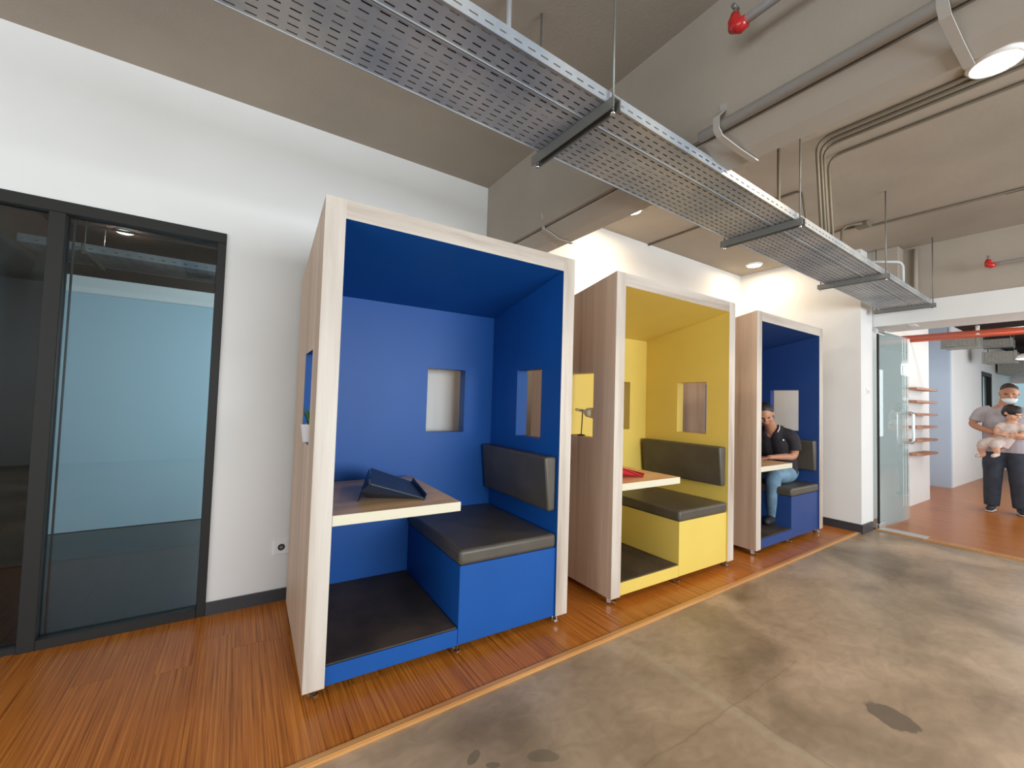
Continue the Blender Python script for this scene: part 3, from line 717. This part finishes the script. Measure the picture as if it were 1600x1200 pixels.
duct('farthest grey duct in the corridor, above the end window', 14.0, -1.2, -.03, 2.225, 2.48, .9)
t = thing('corridor_lamp', 'white glowing dome lamp under the corridor ceiling above the man', 'ceiling light', (8.9, -1.03, 2.09))
bm = new(); lathe(bm, [(.17, -.005), (.15, .05), (.04, .09), (.015, .11), (.012, .755)], n=24); obj('lamp_shade', bm, 'white', t)
bm = new(); lathe(bm, [(.155, -.012), (.155, -.006), (.002, -.005)], n=24); obj('lens', bm, 'lampwhite', t)
d = bpy.data.lights.new('corridor_lamp_light', 'POINT'); d.energy = 26; d.color = (1, .92, .85); d.shadow_soft_size = .12
o = bpy.data.objects.new('corridor_lamp_light', d); COL.objects.link(o); o.location = (0, 0, -.10); o.parent = t
t = thing('spot_lamp', 'warm lamp lighting the shelf wall beyond the header', 'ceiling light', (7.2, -1.0, 2.85))
bm = new(); lathe(bm, [(.06, 0), (.06, -.06), (.05, -.06), (.05, -.02), (.002, -.02)], n=20); obj('lamp_can', bm, 'white', t)
bm = new(); lathe(bm, [(.048, -.03), (.048, -.035), (.002, -.036)], n=20); obj('lens', bm, 'lamp', t)
d = bpy.data.lights.new('spot_lamp_light', 'POINT'); d.energy = 22; d.color = (1, .84, .66); d.shadow_soft_size = .04
o = bpy.data.objects.new('spot_lamp_light', d); COL.objects.link(o); o.location = (0, 0, -.10); o.parent = t

# room beyond the left glazing: its own tray and downlight
mt = cable_tray('cable_tray', 'slotted cable tray under the dark ceiling, seen through the meeting room glass', (-2.0, 3.95, 2.59), 0, 2.95, -.30, .30, 12, .07, None, True, .09)
for xx in (.42, 2.0):
    bm = new(); box(bm, xx, -.33, -.03, xx+.035, .33, -.002); o = obj('bearer', bm, 'galvdark', mt)
    for v in (-.32, .32):
        bm = new(); tube(bm, [(xx+.02, v, -.02), (xx+.02, v, ZC-2.59)], .005, 6); obj('threaded_rod', bm, 'galvdark', mt)
t = thing('ceiling_lamp', 'small round pale lamp on the dark ceiling inside the meeting room', 'ceiling light', (-1.42, 4.35, ZC))
bm = new(); lathe(bm, [(.085, 0), (.085, -.012), (.07, -.02), (.002, -.02)], n=24); obj('lamp_body', bm, 'white', t)
bm = new(); lathe(bm, [(.062, -.021), (.06, -.026), (.002, -.027)], n=24); obj('lens', bm, 'lampwhite', t)
d = bpy.data.lights.new('meeting_lamp_light', 'POINT'); d.energy = 10; d.color = (1, .85, .65); d.shadow_soft_size = .05
o = bpy.data.objects.new('meeting_lamp_light', d); COL.objects.link(o); o.location = (0, 0, -.09); o.parent = t

# ------------------------------------------------------------------ people
def bake(o):
    dg = bpy.context.evaluated_depsgraph_get(); me = bpy.data.meshes.new_from_object(o.evaluated_get(dg)); n = o.name
    bpy.data.objects.remove(o); return me
def skin(chains, extra=None, voxel=.009, sub=2, smooth=6, cloth=False, cut=None):
    """chains: list of [(x,y,z,r),...] ; one voxel-fused surface"""
    bm = new()
    for ch in chains:
        pts = [Vector(c[:3]) for c in ch]; rad = [c[3] for c in ch]
        # resample smoothly
        P, R = [], []
        for i in range(len(pts)-1):
            p0 = pts[max(i-1, 0)]; p1 = pts[i]; p2 = pts[i+1]; p3 = pts[min(i+2, len(pts)-1)]
            for k in range(6):
                u = k/6
                q = .5*((2*p1)+(p2-p0)*u+(2*p0-5*p1+4*p2-p3)*u*u+(3*p1-p0-3*p2+p3)*u**3)
                P.append(q); s = u*u*(3-2*u); R.append(rad[i]*(1-s)+rad[i+1]*s)
        P.append(pts[-1]); R.append(rad[-1])
        tube(bm, P, R, 16)
        for q, r in (() if cloth else ((P[0], R[0]), (P[-1], R[-1]))):
            bmesh.ops.create_icosphere(bm, subdivisions=2, radius=r*.99, matrix=Matrix.Translation(q))
    for e in (extra or []):
        c, s = e[0], e[1]; rot = e[2] if len(e) > 2 else Matrix.Identity(4)
        bmesh.ops.create_icosphere(bm, subdivisions=3, radius=1, matrix=Matrix.Translation(c) @ rot @ Matrix.Diagonal((s[0], s[1], s[2], 1)))
    me = bpy.data.meshes.new('tmp'); bm.to_mesh(me); bm.free(); o = bpy.data.objects.new('tmp', me); COL.objects.link(o)
    m = o.modifiers.new('r', 'REMESH'); m.mode = 'VOXEL'; m.voxel_size = voxel; m.use_smooth_shade = True
    m = o.modifiers.new('s', 'SMOOTH'); m.factor = .5; m.iterations = smooth
    me = bake(o)
    if cut:
        bm = bmesh.new(); bm.from_mesh(me)
        for co, no in cut:
            g = bmesh.ops.bisect_plane(bm, geom=bm.verts[:]+bm.edges[:]+bm.faces[:], plane_co=co, plane_no=no, clear_outer=True)
            bmesh.ops.holes_fill(bm, edges=[e for e in g['geom_cut'] if isinstance(e, bmesh.types.BMEdge)], sides=0)
        bm.to_mesh(me); bm.free()
    return me
def part(name, me, mat, parent, **k):
    me.materials.clear(); me.materials.append(MAT[mat]); me.name = name
    o = bpy.data.objects.new(name, me); COL.objects.link(o); o.parent = parent
    for a, b in k.items(): o[a] = b
    return o
def fingers(chains, palm, d, side, up, L=.075, r=.008, curl=.5, thumb=1):
    """four unequal bent fingers and a thumb from a palm point; d forward, side across, up = back of hand"""
    palm, d, side, up = Vector(palm), Vector(d).normalized(), Vector(side).normalized(), Vector(up).normalized()
    for k, f in enumerate((.88, 1.0, .94, .74)):
        b = palm+side*(.030-.020*k)+d*.035; l = L*f
        p1 = b+d*l*.42-up*l*.05*curl; p2 = p1+(d*(1-.5*curl)-up*curl*.8).normalized()*l*.33; p3 = p2+(d*(1-1.1*curl)-up*curl).normalized()*l*.25
        chains.append([(*(b-d*.03), r), (*b, r), (*p1, r*.95), (*p2, r*.88), (*p3, r*.78)])
    b = palm+side*.034*thumb-d*.012; chains.append([(*(palm-d*.01), r*1.2), (*b, r*1.25), (*(b+side*.022*thumb+d*.025), r*1.1), (*(b+side*.024*thumb+d*.052-up*.008), r*.9)])
def head_extra(c, fwd, up, s=1.0):
    """skull, jaw, nose, ears, brow, lips around centre c"""
    c, f, u = Vector(c), Vector(fwd).normalized(), Vector(up).normalized(); r = f.cross(u).normalized(); u = r.cross(f).normalized()
    R = Matrix((r, f, u)).transposed().to_4x4(); at = lambda x, y, z: c+r*x*s+f*y*s+u*z*s
    E = [(at(0, -.008, .022), (.074*s, .093*s, .088*s), R), (at(0, .022, -.035), (.058*s, .068*s, .075*s), R), (at(0, .045, -.075), (.034*s, .036*s, .030*s), R),
         (at(0, .094, -.018), (.0125*s, .020*s, .013*s), R), (at(0, .088, .004), (.009*s, .012*s, .028*s), R), (at(0, .082, .028), (.048*s, .012*s, .010*s), R),
         (at(0, .088, -.052), (.024*s, .009*s, .0065*s), R), (at(0, .086, -.062), (.021*s, .009*s, .0065*s), R)]
    for sx in (-1, 1): E += [(at(sx*.077, -.008, -.008), (.010*s, .018*s, .030*s), R), (at(sx*.040, .060, -.030), (.026*s, .024*s, .026*s), R)]
    return E, at, R
def eyes(parent, at, R, s=1.0):
    for sx in (-1, 1):
        bm = new(); bmesh.ops.create_icosphere(bm, subdivisions=2, radius=1, matrix=Matrix.Translation(at(sx*.031, .079, .008)) @ R @ Matrix.Diagonal((.013*s, .007*s, .0055*s, 1)))
        obj('eye', bm, 'eye', parent, smooth=True)

# --- seated man in the far booth (coordinates of the room)
t = thing('person', 'man in black polo shirt and jeans seated in the far booth', 'person', (4.55, .30, .52))
o0 = Vector((4.55, .30, .52)); q = lambda *p: (p[0]-o0.x, p[1]-o0.y, p[2]-o0.z, *p[3:])
ch = []
for s in (-.05, .05): ch.append([q(4.62, .30+s, .62, .105), q(4.62, .30+s, .76, .10), q(4.55, .30+s, .93, .105), q(4.49, .30+s*.6, 1.03, .085)])
ch.append([q(4.48, .30, 1.04, .07), q(4.40, .295, 1.12, .055), q(4.33, .29, 1.19, .055)])
for s, yy in ((-1, .30-.165), (1, .30+.165)):
    ch.append([q(4.50, .30+s*.08, 1.02, .06), q(4.50, yy, 1.01, .048), q(4.53, yy+s*.02, .90, .041), q(4.53, yy+s*.01, .805, .036), q(4.41, yy-s*.02, .800, .033), q(4.25, yy-s*.06, .798, .024), q(4.20, yy-s*.07, .797, .024)])
    ch.append([q(4.62, .30+s*.07, .605, .085), q(4.45, .30+s*.10, .605, .078), q(4.28, .30+s*.11, .60, .058), q(4.26, .30+s*.11, .42, .052), q(4.27, .30+s*.11, .21, .036), q(4.27, .30+s*.11, .19, .034), q(4.19, .30+s*.11, .175, .028)])
    fingers(ch, (4.20-o0.x, yy-s*.07-o0.y, .795-o0.z), (-1, -s*.25, 0), (0, -s, 0), (0, 0, 1), thumb=1, curl=.5)
hc = Vector(q(4.255, .27, 1.225)[:3])
E, at, R = head_extra(hc, (-.75, -.45, -.62), (-.45, -.1, .9), .96)
part('body', skin(ch, E, .008), 'skin', t)
eyes(t, at, R, .96)
part('hair', skin([], [(at(0, -.022, .040), (.077, .086, .084), R), (at(0, -.038, .004), (.0765, .070, .080), R)], .007, smooth=3), 'hair', t)
sh = []
for s in (-.055, .055): sh.append([q(4.635, .30+s, .60, .118), q(4.62, .30+s, .76, .112), q(4.55, .30+s, .93, .117), q(4.49, .30+s*.7, 1.03, .092), q(4.465, .30+s*.2, 1.06, .070)])
for s in (-1, 1):
    sh.append([q(4.50, .30+s*.07, 1.02, .075), q(4.50, .30+s*.165, 1.01, .062), q(4.53, .30+s*.188, .92, .057), q(4.535, .30+s*.19, .865, .056)])
part('polo_shirt', skin(sh, None, .008, cloth=True), 'blackshirt', t)
bm = new(); tube(bm, [q(4.44, .215, 1.125)[:3], q(4.415, .205, 1.08)[:3], q(4.375, .205, 1.045)[:3]], .0042, 8); obj('collar_stripe', bm, 'white', t)
bm = new(); bmesh.ops.create_icosphere(bm, subdivisions=2, radius=.010, matrix=Matrix.Translation(q(4.435, .178, .965)[:3])); obj('shirt_badge', bm, 'white', t)
tr = []
for s in (-1, 1):
    tr.append([q(4.69, .30+s*.06, .615, .095), q(4.62, .30+s*.07, .610, .102), q(4.45, .30+s*.10, .607, .088), q(4.275, .30+s*.11, .602, .070), q(4.26, .30+s*.11, .42, .064), q(4.268, .30+s*.11, .205, .056)])
part('jeans', skin(tr, [(q(4.66, .30, .62)[:3], (.11, .17, .10))], .009, cloth=True), 'jeans', t)
for s in (-1, 1):
    me = skin([[q(4.30, .30+s*.11, .184, .046), q(4.22, .30+s*.11, .180, .042), q(4.13, .30+s*.11, .172, .034)]], [(q(4.28, .30+s*.11, .225)[:3], (.050, .046, .055))], .007)
    part('shoe', me, 'shoe', t)

# --- standing man with a small child on his arm; he faces the near room
MX, MY = 8.30, -.825
t = thing('person', 'man in grey T-shirt standing in the corridor with his arms around a child', 'person', (MX, MY, 0), 0)
fx = Vector((-1, -.12, 0)).normalized(); sx = Vector((-.12, 1, 0)).normalized()
def L(s, f, z, *r): v = sx*s+fx*f; return (v.x, v.y, z, *r)
ch = []
for s in (-.06, .06): ch.append([L(s, 0, .86, .115), L(s, .015, 1.0, .118), L(s, .01, 1.16, .115), L(s, 0, 1.30, .100), L(s*.7, 0, 1.37, .07)])
ch.append([L(0, 0, 1.36, .075), L(0, 0, 1.43, .058), L(-.02, .01, 1.53, .056)])
arms = {1: [(.15, 0, 1.355, .052), (.205, 0, 1.325, .050), (.255, .01, 1.23, .045), (.285, .04, 1.155, .041), (.20, .17, 1.10, .039), (.04, .26, 1.045, .030), (-.02, .27, 1.03, .028)],
        -1: [(-.15, 0, 1.355, .052), (-.205, 0, 1.325, .050), (-.245, .01, 1.20, .045), (-.26, .04, 1.07, .041), (-.19, .17, 1.03, .038), (-.06, .28, 1.01, .030), (.0, .29, 1.0, .028)]}
for s in (1, -1): ch.append([L(*a) for a in arms[s]])
for s in (1, -1):
    ch.append([L(s*.08, 0, .86, .10), L(s*.10, .01, .66, .082), L(s*.105, .02, .47, .062), L(s*.115, 0, .30, .056), L(s*.12, -.01, .10, .040), L(s*.125, .0, .05, .038), L(s*.14, .11, .035, .030)])
fingers(ch, L(-.04, .275, 1.02), sx*-1+fx*.15, (0, 0, 1), fx, curl=.5, L=.08, r=.009)
fingers(ch, L(.03, .29, .985), sx+fx*.1, (0, 0, 1), fx, curl=.5, L=.08, r=.009)
E, at, R = head_extra(L(-.045, .03, 1.585), fx+Vector((0, -.05, -.30)), (0, 0, 1), 1.12)
part('body', skin(ch, E, .009), 'skin', t); eyes(t, at, R, 1.12)
part('hair', skin([], [(at(0, -.016, .040), (.084, .100, .088), R), (at(0, -.046, .012), (.081, .076, .078), R)], .009, smooth=3), 'crop', t, label='closely cropped dark hair')
part('face_mask', skin([], [(at(0, .064, -.072), (.066, .052, .044), R), (at(0, .03, -.07), (.075, .05, .03), R)], .007, smooth=3), 'mask', t, label='white face mask pulled over the chin')
sh = []
for s in (-.065, .065): sh.append([L(s, 0, .76, .142), L(s, .015, .90, .138), L(s, .015, 1.02, .132), L(s, .01, 1.17, .130), L(s, 0, 1.30, .115), L(s*.75, 0, 1.375, .078)])
sh.append([L(0, 0, 1.36, .088), L(0, 0, 1.41, .072)])
for s in (1, -1): sh.append([L(s*.12, 0, 1.35, .070), L(s*.205, 0, 1.325, .066), L(s*.255, .01, 1.235, .063), L(s*.268, .02, 1.195 if s > 0 else 1.15, .062)])
part('t_shirt', skin(sh, None, .009, cloth=True, cut=[((0, 0, .80), (0, 0, -1))]), 'greyshirt', t)
tr = []
for s in (1, -1): tr.append([L(s*.07, 0, .90, .118), L(s*.085, 0, .80, .120), L(s*.105, .01, .66, .104), L(s*.110, .02, .47, .090), L(s*.118, 0, .30, .084), L(s*.125, -.005, .075, .074)])
part('jeans', skin(tr, None, .009, cloth=True), 'darkjeans', t)
for s in (1, -1):
    c = [[L(s*.125, -.03, .056, .042), L(s*.135, .05, .050, .042), L(s*.145, .14, .042, .036)]]
    part('shoe', skin(c, None, .008), 'shoe', t)
    c = [[L(s*.125+d, -.04+abs(d)*.4, .018, .017), L(s*.135+d, .05, .018, .017), L(s*.147+d*.7, .158-abs(d)*.4, .018, .016)] for d in (-.028, 0, .028)]
    part('shoe_sole', skin(c, None, .007), 'shoesole', t)

# the child, upright against his chest, head turned to the picture right
t = thing('person', 'small child in pale pink clothes carried by the standing man', 'person', (MX, MY, 0), 0)
def L(s, f, z, *r): v = sx*(s-.045)+fx*f; return (v.x, v.y, z-.105, *r)
ch = [[L(.10, .225, 1.02, .080), L(.03, .235, 1.14, .084), L(-.01, .235, 1.25, .072), L(-.02, .235, 1.31, .040), L(-.02, .235, 1.35, .040)],
      [L(.14, .25, 1.05, .058), L(.22, .28, 1.01, .048), L(.250, .26, .94, .038), L(.235, .24, .87, .028), L(.255, .29, .85, .024)],
      [L(.08, .26, 1.04, .058), L(.12, .33, 1.02, .046), L(.12, .34, .95, .036), L(.11, .32, .89, .026), L(.13, .36, .87, .022)],
      [L(.05, .25, 1.27, .038), L(.10, .27, 1.22, .032), L(.11, .31, 1.16, .026), L(.06, .35, 1.14, .020)],
      [L(-.08, .25, 1.26, .038), L(-.12, .28, 1.20, .031), L(-.09, .33, 1.15, .026), L(-.05, .35, 1.14, .020)]]
fingers(ch, L(.045, .355, 1.14), -sx, (0, 0, 1), fx, L=.03, r=.0065, curl=.4)
fingers(ch, L(-.04, .355, 1.14), sx, (0, 0, 1), fx, L=.03, r=.0065, curl=.4)
E, at, R = head_extra(L(-.02, .245, 1.425), fx*.7-sx*.8+Vector((0, 0, -.55)), (0, 0, 1), .92)
part('body', skin(ch, E, .008), 'skinlight', t); eyes(t, at, R, .92)
part('hair', skin([], [(at(0, -.014, .036), (.079, .094, .080), R), (at(0, -.036, .0), (.077, .070, .078), R)], .008, smooth=3), 'hair', t)
cl = [[L(.10, .225, 1.00, .094), L(.03, .235, 1.14, .096), L(-.01, .235, 1.24, .086), L(-.02, .235, 1.29, .055)], [L(.13, .25, 1.05, .072), L(.22, .28, 1.01, .060), L(.246, .265, .95, .050)], [L(.08, .26, 1.04, .070), L(.12, .325, 1.02, .057), L(.12, .335, .965, .048)],
      [L(.05, .25, 1.27, .050), L(.10, .27, 1.22, .043)], [L(-.08, .25, 1.26, .048), L(-.12, .28, 1.20, .041)]]
part('romper', skin(cl, None, .008, cloth=True), 'babyshirt', t)
for a in ([L(.235, .24, .865, .030), L(.285, .30, .845, .026)], [L(.11, .32, .885, .028), L(.145, .385, .865, .024)]):
    part('bootie', skin([a], None, .007), 'babyshirt', t)
